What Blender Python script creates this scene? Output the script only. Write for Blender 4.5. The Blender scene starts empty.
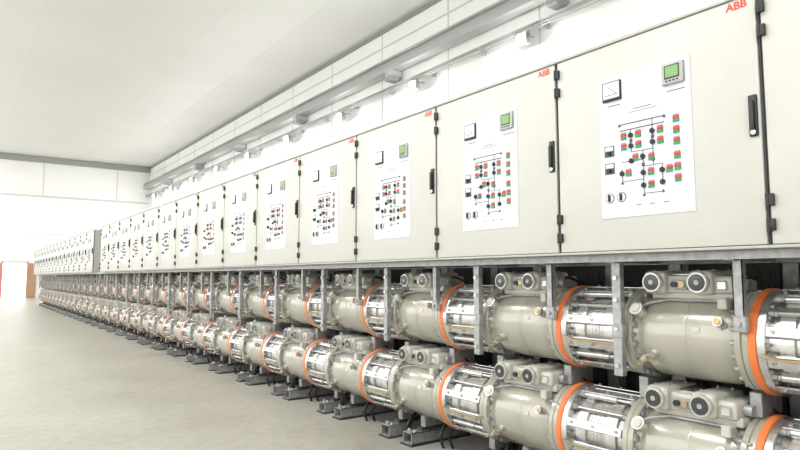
import bpy, bmesh, math, random
from mathutils import Vector, Matrix
random.seed(4)
E=1.45
scene=bpy.context.scene
scene.view_settings.view_transform='Standard'
scene.view_settings.exposure=0.0

# ---------------- materials ----------------
def mat(name,col,rough=.5,metal=0,emit=0,noise=0,nscale=6,bump=0,bscale=40,coat=0,spec=.5):
    m=bpy.data.materials.new(name); m.use_nodes=True
    nt=m.node_tree; b=nt.nodes['Principled BSDF']
    b.inputs['Base Color'].default_value=(*col,1)
    b.inputs['Roughness'].default_value=rough
    b.inputs['Metallic'].default_value=metal
    b.inputs['Coat Weight'].default_value=coat
    b.inputs['Coat Roughness'].default_value=.10
    b.inputs['Specular IOR Level'].default_value=spec
    if emit:
        b.inputs['Emission Color'].default_value=(*col,1)
        b.inputs['Emission Strength'].default_value=emit
    if noise or bump:
        tc=nt.nodes.new('ShaderNodeTexCoord')
    if noise:
        n=nt.nodes.new('ShaderNodeTexNoise'); n.inputs['Scale'].default_value=nscale
        n.inputs['Detail'].default_value=6
        nt.links.new(tc.outputs['Object'],n.inputs['Vector'])
        r=nt.nodes.new('ShaderNodeValToRGB')
        r.color_ramp.elements[0].position=.3; r.color_ramp.elements[1].position=.7
        r.color_ramp.elements[0].color=(*[c*(1-noise) for c in col],1)
        r.color_ramp.elements[1].color=(*[min(1,c*(1+noise*.6)) for c in col],1)
        nt.links.new(n.outputs['Fac'],r.inputs['Fac']); nt.links.new(r.outputs['Color'],b.inputs['Base Color'])
    if bump:
        n2=nt.nodes.new('ShaderNodeTexNoise'); n2.inputs['Scale'].default_value=bscale
        nt.links.new(tc.outputs['Object'],n2.inputs['Vector'])
        bp=nt.nodes.new('ShaderNodeBump'); bp.inputs['Strength'].default_value=bump; bp.inputs['Distance'].default_value=.01
        nt.links.new(n2.outputs['Fac'],bp.inputs['Height']); nt.links.new(bp.outputs['Normal'],b.inputs['Normal'])
    return m
M={}
M['door']=mat('cabinet_paint',(.525,.522,.482),.42,noise=.03,nscale=3)
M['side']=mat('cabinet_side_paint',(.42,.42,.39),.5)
M['seam']=mat('seam_dark',(.05,.05,.05),.7)
M['black']=mat('black_plastic',(.015,.015,.017),.4)
M['plate']=mat('white_plate',(.60,.64,.69),.35)
M['face']=mat('meter_face',(.66,.68,.66),.3)
M['line']=mat('mimic_line',(.07,.07,.08),.5)
M['red']=mat('indicator_red',(.55,.03,.02),.4)
M['green']=mat('indicator_green',(.02,.26,.09),.4)
M['lcd']=mat('lcd_green',(.20,.36,.13),.2)
M['logo']=mat('logo_red',(.62,.06,.03),.4)
M['silver']=mat('galvanised_steel',(.62,.618,.605),.27,metal=.85,noise=.14,nscale=18)
M['galv']=mat('dull_galvanised',(.38,.385,.385),.45,metal=.55,noise=.25,nscale=25)
M['beige']=mat('duct_paint',(.385,.372,.312),.22,metal=.15,noise=.08,nscale=5,coat=.7)
M['pale']=mat('drive_box_paint',(.48,.475,.425),.30,noise=.05,nscale=8,coat=.3)
M['orange']=mat('orange_band',(.72,.18,.045),.5)
M['brass']=mat('brass',(.45,.33,.16),.35,metal=.8)
M['glass']=mat('dark_lens',(.02,.022,.025),.08,coat=.5)
M['dark']=mat('dark_steel_and_shade',(.035,.035,.036),.6)  # dark steel; also stands for shade behind the ducts and inside the feet
M['cable']=mat('black_cable',(.012,.012,.012),.5)
M['wall']=mat('white_wall_panel',(.90,.90,.89),.6,noise=.02,nscale=.6)
M['seamw']=mat('wall_seam_grey',(.62,.63,.61),.6)
M['beam']=mat('beam_grey_paint',(.44,.455,.445),.5)
M['ceilt']=mat('ceiling_trim_grey',(.30,.32,.30),.6)
M['lamp']=mat('lamp_emitter',(1,.98,.95),.5,emit=120)
M['redd']=mat('door_red',(.60,.22,.18),.5)
M['tan']=mat('door_tan',(.42,.25,.16),.5)

# ---------------- mesh builder ----------------
class MB:
    def __init__(s): s.bm=bmesh.new(); s.mats=[]
    def mi(s,k):
        if k not in s.mats: s.mats.append(k)
        return s.mats.index(k)
    def add(s,t,k):
        i=s.mi(k)
        for f in t.faces: f.material_index=i
        me=bpy.data.meshes.new('t'); t.to_mesh(me); t.free(); s.bm.from_mesh(me); bpy.data.meshes.remove(me)
    def box(s,x0,x1,y0,y1,z0,z1,k,bev=0,seg=2,rot=None):
        t=bmesh.new(); bmesh.ops.create_cube(t,size=1)
        c=Vector(((x0+x1)/2,(y0+y1)/2,(z0+z1)/2))
        for v in t.verts: v.co=Vector((v.co.x*abs(x1-x0),v.co.y*abs(y1-y0),v.co.z*abs(z1-z0)))
        if bev: bmesh.ops.bevel(t,geom=t.edges[:],offset=bev,segments=seg,affect='EDGES',profile=.5)
        if rot is not None: bmesh.ops.transform(t,matrix=rot,verts=t.verts)
        for v in t.verts: v.co+=c
        s.add(t,k)
    def cyl(s,p0,p1,r,k,seg=16,r2=None,bev=0):
        p0=Vector(p0);p1=Vector(p1); d=p1-p0
        t=bmesh.new(); bmesh.ops.create_cone(t,cap_ends=True,segments=seg,radius1=r,radius2=r if r2 is None else r2,depth=d.length)
        q=d.to_track_quat('Z','Y').to_matrix().to_4x4()
        bmesh.ops.transform(t,matrix=Matrix.Translation((p0+p1)/2)@q,verts=t.verts)
        s.add(t,k)
    def path(s,pts,r,k,seg=8):
        for p,q in zip(pts,pts[1:]): s.cyl(p,q,r,k,seg)
    def lathe(s,prof,k,seg=40,zc=0,xc=0):
        t=bmesh.new(); rings=[]
        for (a,r) in prof:
            rings.append([t.verts.new((xc+r*math.cos(2*math.pi*i/seg),-a,zc+r*math.sin(2*math.pi*i/seg))) for i in range(seg)])
        for A,B in zip(rings,rings[1:]):
            for i in range(seg): t.faces.new((A[i],A[(i+1)%seg],B[(i+1)%seg],B[i]))
        bmesh.ops.recalc_face_normals(t,faces=t.faces)
        s.add(t,k)
    def text(s,txt,size,x,y,z,k):
        cu=bpy.data.curves.new('t','FONT'); cu.body=txt; cu.size=size; cu.extrude=.0006; cu.offset=size*.025
        o=bpy.data.objects.new('t',cu); scene.collection.objects.link(o); bpy.context.view_layer.update()
        me=bpy.data.meshes.new_from_object(o.evaluated_get(bpy.context.evaluated_depsgraph_get()))
        for v in me.vertices: v.co=Vector((x-v.co.z,y-v.co.x,z+v.co.y))
        i=s.mi(k)
        for p in me.polygons: p.material_index=i
        s.bm.from_mesh(me)
        bpy.data.objects.remove(o); bpy.data.meshes.remove(me)
    def mesh(s,name,ang=32):
        me=bpy.data.meshes.new(name); s.bm.to_mesh(me); s.bm.free()
        for k in s.mats: me.materials.append(M[k])
        for p in me.polygons: p.use_smooth=True
        me.set_sharp_from_angle(angle=math.radians(ang))
        return me
def put(name,me,loc=(0,0,0),rotz=0,parent=None):
    o=bpy.data.objects.new(name,me); o.location=loc; o.rotation_euler[2]=rotz
    scene.collection.objects.link(o)
    if parent: o.parent=parent
    return o

# ---------------- control cabinet ----------------
W=1.2; ZB=E+.138; ZT=E+1.36
def cabinet():
    b=MB(); H=ZT-ZB
    b.box(.02,.62,.004,W-.004,0,H,'side',.004,1)
    b.box(.012,.03,.002,W-.002,0.002,H-.002,'seam')
    b.box(0,.022,.012,W-.010,.012,H-.012,'door',.004,2)
    b.box(-.012,.06,.0,W,-.006,.008,'side',.002,1)
    b.box(-.010,.60,.002,W-.002,H-.010,H+.006,'side',.002,1)
    for z in (.10,.215,H-.205,H-.09):
        b.box(-.018,.004,W-.030,W+.004,z-.028,z+.028,'black',.004)
        b.cyl((-.014,W-.004,z-.03),(-.014,W-.004,z+.03),.009,'black',8)
    b.box(-.012,.004,.022,.062,.52,.72,'black',.006)
    b.box(-.030,-.008,.031,.053,.55,.69,'black',.006)
    b.cyl((-.016,.042,.54),(-.010,.042,.54),.012,'silver',12)
    L=W-.315; P0=.195
    b.box(-.004,.004,L-.55,L,P0,P0+.824,'plate',.001,1)
    def Y(a): return L-a
    def Z(c): return P0+c
    for a in (.015,.535):
        for c in (.015,.42,.81): b.cyl((-.006,Y(a),Z(c)),(-.003,Y(a),Z(c)),.005,'silver',8)
    b.box(-.016,0,Y(.150),Y(.03),Z(.675),Z(.790),'black',.004)
    b.box(-.0175,-.012,Y(.143),Y(.037),Z(.690),Z(.784),'face',.002,1)
    b.box(-.019,-.015,Y(.134),Y(.047),Z(.708),Z(.711),'line')
    b.cyl((-.0185,Y(.125),Z(.712)),(-.0185,Y(.07),Z(.760)),.0015,'line',6)
    b.box(-.020,0,Y(.52),Y(.400),Z(.68),Z(.795),'galv',.005)
    b.box(-.022,-.015,Y(.512),Y(.408),Z(.688),Z(.787),'side',.002,1)
    b.box(-.0232,-.018,Y(.502),Y(.418),Z(.708),Z(.782),'black',.001,1)
    b.box(-.0240,-.018,Y(.496),Y(.424),Z(.716),Z(.776),'lcd',.001,1)
    for a in (.43,.45,.47,.49): b.box(-.024,-.018,Y(a+.006),Y(a-.006),Z(.694),Z(.702),'black')
    for a,w in ((.06,.08),(.42,.10)): b.box(-.0048,-.002,Y(a+w),Y(a),Z(.645),Z(.650),'line')
    b.box(-.0048,-.002,Y(.33),Y(.22),Z(.600),Z(.604),'line')
    b.box(-.0048,-.002,Y(.36),Y(.19),Z(.585),Z(.588),'line')
    def hl(a0,a1,c,t=.0020): b.box(-.0052,-.002,Y(a1),Y(a0),Z(c)-t,Z(c)+t,'line')
    def vl(a,c0,c1,t=.0022): b.box(-.0052,-.002,Y(a)-t,Y(a)+t,Z(c0),Z(c1),'line')
    hl(.13,.40,.525,.003); hl(.13,.40,.490,.003)
    vl(.20,.36,.49); vl(.33,.40,.525); hl(.20,.33,.36); vl(.27,.12,.36); vl(.33,.27,.40)
    hl(.27,.38,.27); vl(.38,.16,.27); hl(.14,.27,.20); vl(.14,.20,.27); hl(.27,.38,.12); hl(.14,.27,.31)
    def knob(a,c,r=.0140):
        b.cyl((-.003,Y(a),Z(c)),(-.014,Y(a),Z(c)),r,'black',14)
        b.box(-.018,-.010,Y(a)-.003,Y(a)+.003,Z(c)-r,Z(c)+r,'black')
    for a,c in ((.20,.455),(.33,.455),(.20,.395),(.33,.395),(.27,.325),(.27,.235),(.27,.165),(.38,.235),(.38,.17),(.14,.245),(.20,.31)): knob(a,c)
    for a,c in ((.27,.28),(.20,.425),(.33,.425),(.33,.30)):
        b.box(-.008,-.002,Y(a+.009),Y(a-.009),Z(c-.009),Z(c+.009),'line',.001,1)
    def tri(a,c): b.cyl((-.003,Y(a),Z(c-.010)),(-.003,Y(a),Z(c+.010)),.012,'line',3,r2=.001)
    for a,c in ((.14,.195),(.38,.125),(.27,.115),(.13,.525),(.40,.525)): tri(a,c)
    def ind(a,c,f=0):
        p,q=('green','red') if f else ('red','green')
        b.box(-.010,-.002,Y(a+.017),Y(a-.017),Z(c+.001),Z(c+.018),p,.001,1)
        b.box(-.010,-.002,Y(a+.017),Y(a-.017),Z(c-.018),Z(c-.001),q,.001,1)
        b.box(-.0048,-.002,Y(a+.016),Y(a-.016),Z(c+.021),Z(c+.024),'line')
    for c in (.495,.435,.375,.30,.24,.18): ind(.465,c)
    for a,c in ((.245,.455),(.245,.395),(.375,.455),(.375,.395),(.315,.235),(.315,.165),(.155,.455),(.155,.395),(.225,.325),(.18,.245),(.42,.235),(.32,.315)): ind(a,c)
    for a,c in ((.06,.385),(.06,.285)):
        b.box(-.006,-.002,Y(a+.032),Y(a-.032),Z(c-.032),Z(c+.032),'line',.001,1)
        b.box(-.008,-.002,Y(a+.026),Y(a-.026),Z(c+.002),Z(c+.027),'face',.002,1)
        b.cyl((-.006,Y(a),Z(c)-.012),(-.022,Y(a),Z(c)-.012),.012,'black',12)
    for a in (.055,.130):
        b.cyl((-.002,Y(a),Z(.115)),(-.006,Y(a),Z(.115)),.029,'line',20)
        b.cyl((-.005,Y(a),Z(.115)),(-.0075,Y(a),Z(.115)),.025,'face',20)
        b.box(-.020,-.006,Y(a)-.006,Y(a)+.006,Z(.095),Z(.135),'black',.002,1)
    for a in (.22,.30,.38): b.box(-.0048,-.002,Y(a+.03),Y(a),Z(.06),Z(.064),'line')
    b.text('ABB',.054,-.001,.145,H-.062,'logo')
    return b.mesh('control_cabinet')
cab=cabinet()
XC=2.98; Y0=1.228
N=30
for n in range(-3,N):
    if n in (14,): continue
    put('control_cabinet',cab,(XC,Y0+n*W,ZB))

# ---------------- busbar duct bay ----------------
def duct():
    b=MB()
    b.lathe([(.006,.20),(.006,.272),(.009,.276),(.042,.276),(.045,.272),(.045,.20)],'orange',56)
    b.lathe([(.045,.2),(.045,.268),(.049,.272),(.082,.272),(.086,.268),(.086,.22),(.11,.216),(.13,.216)],'silver',48)
    pr=[(.13,.216),(.133,.230),(.20,.230),(.205,.214),(.225,.214)]
    for i in range(4):
        a=.225+i*.026; pr+=[(a,.214),(a+.008,.220),(a+.018,.220),(a+.026,.214)]
    pr+=[(.335,.214),(.34,.230),(.415,.230),(.42,.214),(.49,.214)]
    b.lathe(pr,'silver',48)
    b.lathe([(.482,.17),(.482,.262),(.486,.266),(.514,.266),(.518,.262),(.518,.256),(.522,.256),(.522,.266),(.550,.266),(.554,.262),(.554,.215)],'beige',48)
    b.lathe([(.554,.236),(.575,.226),(.59,.226),(.61,.238),(.635,.246),(.84,.248),(1.05,.246),(1.08,.238),(1.10,.226),(1.12,.222),(1.135,.224)],'beige',48)
    b.lathe([(.86,.2490),(.863,.2505),(.872,.2505),(.875,.2490)],'beige',48)
    b.lathe([(1.135,.20),(1.135,.262),(1.139,.267),(1.166,.267),(1.17,.262),(1.172,.257),(1.176,.267),(1.203,.267),(1.205,.26),(1.205,.2)],'beige',48)
    nr=14
    for i in range(nr):
        a=2*math.pi*(i+.5)/nr; c,s=math.cos(a)*.247,math.sin(a)*.247
        b.cyl((c,-.084,s),(c,-.484,s),.011,'silver',8)
        if i%2==0: b.cyl((c,-.13,s),(c,-.36,s),.020,'silver',12)
        for y0,y1 in ((-.085,-.108),(-.112,-.124),(-.455,-.480),(-.556,-.574)):
            b.cyl((c,y0,s),(c,y1,s),.018,'galv',6)
    nb=22
    for i in range(nb):
        a=2*math.pi*i/nb; c,s=math.cos(a)*.246,math.sin(a)*.246
        b.cyl((c,-1.114,s),(c,-1.136,s),.014,'galv',6)
        b.cyl((c,-.082,s),(c,-.096,s),.011,'galv',6)
        b.cyl((c,-.554,s),(c,-.570,s),.012,'galv',6)
    for ang in (198,165,110,235,80):
        a=math.radians(ang); r=.266
        R=Matrix.Rotation(-(a-math.pi/2),4,'Y')
        b.box(r*math.cos(a)-.026,r*math.cos(a)+.026,-.478,-.088,r*math.sin(a)-.005,r*math.sin(a)+.005,'silver',.003,1,rot=R)
        for y in (-.12,-.28,-.445):
            d=Vector((math.cos(a),0,math.sin(a))); p=d*.268+Vector((0,y,0)); b.cyl(p,p+d*.012,.010,'galv',6)
    for ang,y,rr in ((150,-.592,.040),(203,-.68,.026),(160,-1.07,.026),(215,-.592,.024)):
        a=math.radians(ang); d=Vector((math.cos(a),0,math.sin(a)))
        p=Vector((0,y,0))+d*.20
        b.cyl(p,p+d*.09,rr*.8,'pale',18); b.cyl(p+d*.08,p+d*.11,rr,'silver',20); b.cyl(p+d*.11,p+d*.117,rr*.65,'brass' if rr<.03 else 'pale',16)
    a=math.radians(168); R=Matrix.Rotation(-(a-math.pi/2),4,'Y')
    b.box(.249*math.cos(a)-.014,.249*math.cos(a)+.014,-.95,-.91,.249*math.sin(a)-.002,.249*math.sin(a)+.002,'pale',0,1,rot=R)
    b.path([(-.215,-.58,.155),(-.20,-.64,.185),(-.165,-.74,.205),(-.165,-1.04,.205),(-.20,-1.10,.16),(-.225,-1.19,.155)],.008,'galv',8)
    b.box(-.235,-.165,-1.095,-1.045,.165,.225,'pale',.006,1)
    b.path([(-.262,-.52,-.05),(-.285,-.45,-.06),(-.288,-.15,-.06),(-.275,-.065,-.05)],.007,'brass',6)
    return b
def drive(b):
    z0=.245; q=-.085
    def bx(x0,x1,y0,y1,*r): b.box(x0,x1,y0+q,y1+q,*r)
    def cy(p0,p1,*r): b.cyl((p0[0],p0[1]+q,p0[2]),(p1[0],p1[1]+q,p1[2]),*r)
    bx(-.16,.14,-1.04,-.55,z0-.035,z0+.015,'pale',.008)
    for yc in (-.60,-.865):
        bx(-.225,.12,yc-.066,yc+.066,z0-.005,z0+.125,'pale',.026,3)
        cy((-.215,yc,z0+.06),(-.246,yc,z0+.06),.058,'pale',28)
        cy((-.24,yc,z0+.06),(-.252,yc,z0+.06),.053,'silver',28)
        cy((-.245,yc,z0+.06),(-.2545,yc,z0+.06),.046,'glass',28)
        cy((-.2545,yc,z0+.06),(-.2565,yc,z0+.06),.014,'galv',20)
        for dx in (-.15,.03):
            for dy in (-.04,.04): cy((dx,yc+dy,z0+.124),(dx,yc+dy,z0+.131),.008,'galv',6)
    bx(-.185,.10,-.82,-.64,z0+.0,z0+.100,'pale',.016,2)
    bx(-.150,.07,-.79,-.67,z0+.098,z0+.110,'silver',.004,1)
    bx(-.205,-.175,-.785,-.69,z0+.02,z0+.075,'galv',.006,1)
    cy((-.20,-.715,z0+.048),(-.222,-.715,z0+.048),.017,'black',14)
    cy((-.20,-.760,z0+.048),(-.218,-.760,z0+.048),.017,'brass',14)
    bx(-.19,.10,-1.025,-.92,z0+.0,z0+.095,'pale',.02,3)
    bx(-.205,-.18,-1.0,-.945,z0+.02,z0+.07,'silver',.006,1)
    cy((-.03,-.60,z0+.05),(-.03,-.50,z0+.05),.022,'silver',12)
    cy((-.10,-1.02,z0+.05),(-.10,-1.07,z0+.05),.030,'galv',14)
    b.path([(-.06,-1.10,z0+.07),(-.05,-1.14,z0+.09),(.05,-1.18,z0+.05),(.10,-1.2,z0)],.009,'cable',8)
    for yc in (-.62,-.86): bx(-.10,.08,yc-.015,yc+.015,z0-.06,z0-.0,'galv')
b=duct(); drive(b); ductm=b.mesh('busbar_duct')
XP=3.45; YR=1.445; ZU=E-.335; ZL=E-.985

# ---------------- support frame per bay ----------------
def channel(b,xc,yc,z0,z1,w=.05,d=.04,t=.005,k='silver'):
    b.box(xc,xc+t,yc-w/2,yc+w/2,z0,z1,k)
    b.box(xc,xc+d,yc-w/2,yc-w/2+t,z0,z1,k)
    b.box(xc,xc+d,yc+w/2-t,yc+w/2,z0,z1,k)
def frame():
    b=MB()
    top=ZB-.05
    channel(b,-.325,-.505,ZU-.24,top,.055,.04,.005,'galv')
    b.box(-.33,-.268,-.54,-.47,ZU-.02,ZU+.06,'galv',.004,1)
    for z in (-.18,.03,.20,.33): b.cyl((-.34,-.505,ZU+z),(-.322,-.505,ZU+z),.014,'silver',6)
    channel(b,-.31,-1.19,ZU+.06,top,.05,.04,.005,'galv')
    b.box(-.315,-.275,-1.225,-1.16,ZU+.06,ZU+.14,'galv',.004,1)
    b.cyl((-.328,-1.19,ZU+.10),(-.31,-1.19,ZU+.10),.014,'galv',6)
    for y in (-.52,-1.155):
        b.box(-.10,.14,y-.03,y+.03,ZL+.262,ZL+.388,'galv',.004,1)
    channel(b,.42,-.45,0,top,.10,.08,.008,'galv')
    channel(b,.42,-1.15,0,top,.10,.08,.008,'galv')
    b.box(-.38,-.34,-1.2,0,ZB-.05,ZB-.008,'galv'); b.box(.10,.14,-1.2,0,ZB-.06,ZB-.008,'galv')
    for y in (-.505,-1.18): b.box(-.37,.44,y-.025,y+.025,ZB-.055,ZB-.01,'galv')
    for y in (-.42,-.76):
        x0=-.27; x1=.40; w=.065; t=.008; h=.110
        b.box(x0,x1,y-w,y+w,.012,.012+t,'galv'); b.box(x0,x1,y-w,y+w,h-t,h,'galv')
        b.box(x0,x1,y-w,y-w+t,.012,h,'galv'); b.box(x0,x1,y+w-t,y+w,.012,h,'galv')
        b.box(x0+.05,x0+.06,y-w+t,y+w-t,.02,h-t,'dark')  # dark plate in the open end imitates the shaded hollow
        b.box(x0-.02,x1,y-w-.015,y+w+.015,0,.012,'dark')
        b.box(-.14,.14,y-.035,y+.035,h,h+.025,'dark',.004,1)
        b.box(-.10,.10,y-.03,y+.03,h+.02,ZL-.24,'galv',.004,1)
        b.cyl((-.22,y-.04,h),(-.22,y-.04,h+.02),.014,'silver',6)
        b.cyl((-.22,y+.04,h),(-.22,y+.04,h+.02),.014,'silver',6)
    for j,(y,x) in enumerate(((-.56,-.06),(-.60,-.12),(-.64,-.02),(-1.02,-.08),(-1.07,-.02))):
        b.path([(x,y,0),(x-.03,y+.01,.10),(x+.03,y+.02,.19),(x+.34,y+.02,.30),(x+.40,y,.9),(x+.40,y,ZB-.1)],.013,'cable',8)
    return b.mesh('support_frame')
fr=frame()
def tank():
    b=MB()
    for (x,y) in ((1.05,-.35),(1.05,-.9)):
        b.cyl((x,y,.25),(x,y,ZT-.25),.22,'beige',24)
        for z in (.35,1.0,1.6,2.2): b.cyl((x,y,z),(x,y,z+.05),.26,'silver',24)
    b.box(.75,1.4,-1.1,-.1,0,.25,'dark',.01,1)
    b.box(.62,.66,-1.2,0,.0,ZB-.02,'dark')  # dark backing sheet, painted shade for the gaps between the ducts
    b.cyl((1.05,-1.19,1.0),(1.05,-.01,1.0),.16,'beige',24)
    return b.mesh('bay_tank')
tk=tank()
# one top-level object per bay: upper + lower duct, frame and rear tanks
for n in range(-3,N):
    e=put('gas_insulated_switchgear_bay',None,(XP,YR+n*W,0))
    put('busbar_duct_upper',ductm,(0,0,ZU),parent=e)
    put('busbar_duct_lower',ductm,(-.02,0,ZL),parent=e)
    put('support_frame',fr,parent=e)
    put('bay_tank',tk,parent=e)

# ---------------- room ----------------
XW=11.35; YF=49.0; YB=-7.0; XL=-9.0; HC=E+8.5
def boxobj(name,dims,k):
    b=MB()
    for d in dims: b.box(*d[:6],d[6] if len(d)>6 else k)
    return put(name,b.mesh(name))

fm=bpy.data.materials.new('concrete_floor'); fm.use_nodes=True; nt=fm.node_tree; bs=nt.nodes['Principled BSDF']
tc=nt.nodes.new('ShaderNodeTexCoord')
n1=nt.nodes.new('ShaderNodeTexNoise'); n1.inputs['Scale'].default_value=.8; n1.inputs['Detail'].default_value=8; n1.inputs['Roughness'].default_value=.65
n2=nt.nodes.new('ShaderNodeTexNoise'); n2.inputs['Scale'].default_value=9; n2.inputs['Detail'].default_value=8; n2.inputs['Roughness'].default_value=.7
for n in (n1,n2): nt.links.new(tc.outputs['Object'],n.inputs['Vector'])
r1=nt.nodes.new('ShaderNodeValToRGB'); r1.color_ramp.elements[0].position=.32; r1.color_ramp.elements[1].position=.68
r1.color_ramp.elements[0].color=(.39,.372,.315,1); r1.color_ramp.elements[1].color=(.515,.50,.44,1)
r2=nt.nodes.new('ShaderNodeValToRGB'); r2.color_ramp.elements[0].position=.35; r2.color_ramp.elements[1].position=.6
r2.color_ramp.elements[0].color=(.82,.82,.81,1); r2.color_ramp.elements[1].color=(1,1,1,1)
mx=nt.nodes.new('ShaderNodeMixRGB'); mx.blend_type='MULTIPLY'; mx.inputs[0].default_value=1
nt.links.new(n1.outputs['Fac'],r1.inputs[0]); nt.links.new(n2.outputs['Fac'],r2.inputs[0])
nt.links.new(r1.outputs[0],mx.inputs[1]); nt.links.new(r2.outputs[0],mx.inputs[2]); nt.links.new(mx.outputs[0],bs.inputs['Base Color'])
rr=nt.nodes.new('ShaderNodeMapRange'); rr.inputs[3].default_value=.24; rr.inputs[4].default_value=.42
nt.links.new(n1.outputs['Fac'],rr.inputs[0]); nt.links.new(rr.outputs[0],bs.inputs['Roughness'])
bp=nt.nodes.new('ShaderNodeBump'); bp.inputs['Strength'].default_value=.10; bp.inputs['Distance'].default_value=.01
nt.links.new(n2.outputs['Fac'],bp.inputs['Height']); nt.links.new(bp.outputs[0],bs.inputs['Normal'])
M['floor']=fm
M['ceil']=mat('ceiling_panel',(.70,.70,.675),.55,noise=.04,nscale=.25)
M['ceils']=mat('ceiling_joint',(.66,.66,.635),.6)
M['ground']=mat('outdoor_ground',(.6,.56,.5),.9,noise=.2,nscale=2)

boxobj('floor',[(XL-.2,XW+.2,YB-.2,YF+.2,-.2,0)],'floor')
boxobj('ground',[(-20,25,YF+.2,YF+30,-.25,-.02)],'ground')
boxobj('ceiling',[(XL-.2,XW+.2,YB-.2,YF+.2,HC,HC+.2)],'ceil')
tr=[]
x=-8.0
while x<XW: tr.append((x,x+.02,YB,YF,HC-.004,HC)); x+=2.4
y=-5.0
while y<YF: tr.append((XL,XW,y,y+.02,HC-.003,HC)); y+=9.0
boxobj('trim_1',tr,'ceils')
boxobj('wall_right',[(XW,XW+.2,YB,YF+.2,0,HC)],'wall')
s=[]
y=-4.3
while y<YF:
    s.append((XW-.015,XW,y,y+.035,2.0,HC)); y+=3.5
s.append((XW-.02,XW,YB,YF,E+7.85,E+7.90)); s.append((XW-.05,XW,YB,YF,HC-.12,HC,'ceilt'))
s.append((XW-.015,XW,YB,YF,E+4.6,E+4.62))
boxobj('trim_2',s,'seamw')
DX0,DX1,DH=2.10,3.50,2.42
boxobj('wall_far',[(XL,DX0,YF,YF+.2,0,HC),(DX1,XW,YF,YF+.2,0,HC),(DX0,DX1,YF,YF+.2,DH,HC)],'wall')
s=[(XL,XW,YF-.25,YF,HC-.42,HC-.10,'ceilt'),(XL,XW,YF-.04,YF,E+5.62,E+5.74)]
for xx in (-5.4,-.6,4.2,9.0): s.append((xx,xx+.06,YF-.03,YF,E+5.7,HC-.4))
s.append((XL,XW,YF-.02,YF,E+3.0,E+3.03))
boxobj('trim_3',s,'seamw')
d=MB()
d.box(DX0-.08,DX0,YF-.05,YF-.001,0,DH+.08,'redd'); d.box(DX1,DX1+.08,YF-.05,YF-.001,0,DH+.08,'tan'); d.box(DX0-.08,DX1+.08,YF-.05,YF-.001,DH,DH+.08,'tan')
d.box(DX1+.02,DX1+.55,YF-.14,YF-.07,.02,DH-.02,'tan'); d.cyl((DX1+.48,YF-.18,1.05),(DX1+.48,YF-.13,1.05),.04,'silver')
d.box(DX0-.28,DX0-.02,YF-.14,YF-.07,.02,DH-.02,'redd')
put('door_1',d.mesh('door_1'))
boxobj('wall_back',[(XL,XW,YB-.2,YB,0,HC)],'wall')
wl=[(XL-.2,XL,YB,YF+.2,0,1.2),(XL-.2,XL,YB,YF+.2,8.6,HC)]
y=YB; k=1
while y<YF-1:
    wl.append((XL-.2,XL,y,y+1.0,1.2,8.6))
    y1=min(y+7.0,YF+.2)
    if y1>y+1.2:
        f=MB()  # unseen left-wall windows added to let world light onto the cabinet fronts
        for i in range(0,5):
            yy=y+1.0+(y1-y-1.0)*i/4; f.box(XL-.12,XL-.06,max(y+1,yy-.04),min(y1,yy+.04),1.2,8.6,'beam')
        for zz in (1.2,3.6,6.1,8.52): f.box(XL-.12,XL-.06,y+1,y1,zz,zz+.08,'beam')
        put('added_window_%d'%k,f.mesh('added_window')); k+=1
    y+=7.0
boxobj('wall_left',wl,'wall')

b=MB(); bx0=10.90
b.box(bx0,bx0+.35,YB,YF,E+6.72,E+6.76,'beam'); b.box(bx0,bx0+.35,YB,YF,E+7.12,E+7.16,'beam'); b.box(bx0+.15,bx0+.19,YB,YF,E+6.74,E+7.14,'beam')
b.box(bx0+.12,bx0+.22,YB,YF,E+7.16,E+7.22,'ceilt')
put('crane_runway_beam',b.mesh('crane_runway_beam'))
def corbel():
    b=MB(); b.box(0,.545,-.12,.12,-.22,0,'beam',.01,1); b.box(.02,.40,-.16,.16,-.36,-.20,'galv',.01,1)
    return b.mesh('beam_corbel')
co=corbel()
for i in range(-2,7):
    yy=8.9+(i)*6.75
    if YB<yy<YF-1: put('beam_corbel',co,(XW-.55,yy,E+6.72))
b=MB()
for z in (6.12,6.19): b.cyl((11.12,YB,E+z),(11.12,YF,E+z),.022,'beam',8)
b.box(11.08,11.22,YB,YF,E+6.25,E+6.28,'beam')
y=-6
while y<YF: b.box(11.10,XW-.02,y,y+.04,E+6.08,E+6.25,'beam'); y+=2.2
put('cable_tray',b.mesh('cable_tray'))
def flood():
    b=MB()
    b.box(-.08,.12,-.18,.18,-.14,.12,'beam',.02,2)
    b.cyl((-.08,0,-.01),(-.11,0,-.01),.12,'lamp',24)
    b.box(-.02,.02,-.215,-.19,-.02,.16,'galv'); b.box(-.02,.02,.19,.215,-.02,.16,'galv'); b.box(-.02,.02,-.215,.215,.145,.17,'galv')
    b.box(-.02,.40,-.02,.02,.145,.17,'galv')
    return b.mesh('flood_light')
fl=flood()
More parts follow.
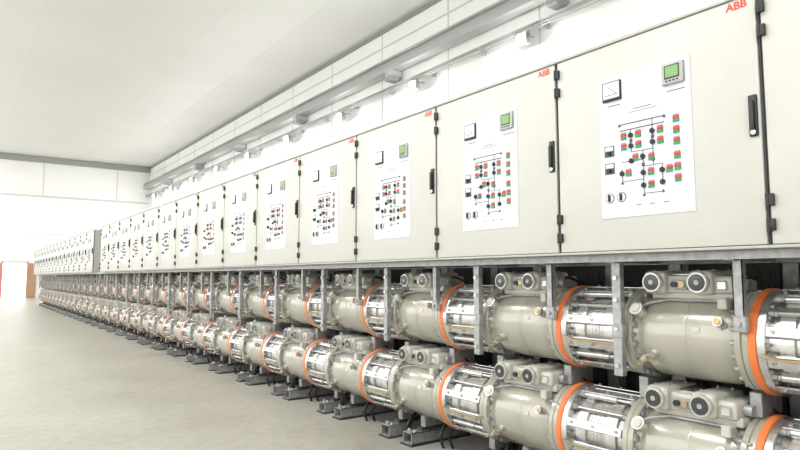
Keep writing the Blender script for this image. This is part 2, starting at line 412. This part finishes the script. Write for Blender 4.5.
for i in range(-3,9):
    yy=9.9+i*4.45
    o=put('flood_light',fl,(10.92,yy,E+5.87))
    L=bpy.data.lights.new('flood_beam','AREA'); L.shape='DISK'; L.size=.24; L.energy=80; L.color=(1,.995,.98)
    lo=bpy.data.objects.new('flood_beam',L); scene.collection.objects.link(lo); lo.parent=o
    lo.location=(-.13,0,0); lo.rotation_euler=(0,math.radians(60),0)
    L=bpy.data.lights.new('flood_spill','POINT'); L.shadow_soft_size=.06; L.energy=50; L.color=(1,.995,.98)
    lo=bpy.data.objects.new('flood_spill',L); scene.collection.objects.link(lo); lo.parent=o
    lo.location=(-.22,0,-.16)
def fill_lum():  # out-of-view ceiling fittings, added to carry fill light for the hall
    b=MB(); b.box(-.35,.35,-1.2,1.2,0,.10,'beam',.01,1); b.box(-.30,.30,-1.15,1.15,-.012,0,'plate')
    for y in (-1,1): b.cyl((0,y,.1),(0,y,.6),.012,'galv',8)
    return b.mesh('fill_luminaire')
fill_lm=fill_lum()
for i in range(7):
    o=put('fill_luminaire',fill_lm,(-3.2,-3+i*8,HC-.6))
    L=bpy.data.lights.new('fill_lamp','AREA'); L.shape='RECTANGLE'; L.size=.6; L.size_y=2.3; L.energy=450; L.color=(1,.99,.965)
    lo=bpy.data.objects.new('fill_lamp',L); scene.collection.objects.link(lo); lo.parent=o; lo.location=(0,0,-.03)

# low sun shining in through the far doorway
S=bpy.data.lights.new('sun','SUN'); S.energy=9; S.angle=math.radians(1.5); S.color=(1,.97,.92)
so=bpy.data.objects.new('sun',S); scene.collection.objects.link(so); so.location=(6,60,12)
so.rotation_euler=Vector((-.12,-1,-.20)).to_track_quat('-Z','Y').to_euler()

w=bpy.data.worlds.new('w'); scene.world=w; w.use_nodes=True
bg=w.node_tree.nodes['Background']; bg.inputs[0].default_value=(1,.998,.985,1); bg.inputs[1].default_value=3.4

c=bpy.data.cameras.new('camera'); c.sensor_width=36; c.lens=27; c.clip_end=300; c.clip_start=.05
co_=bpy.data.objects.new('camera',c); scene.collection.objects.link(co_)
co_.location=(0,0,E); co_.rotation_euler=(math.radians(90+4.95),0,-math.radians(35.9))
scene.camera=co_
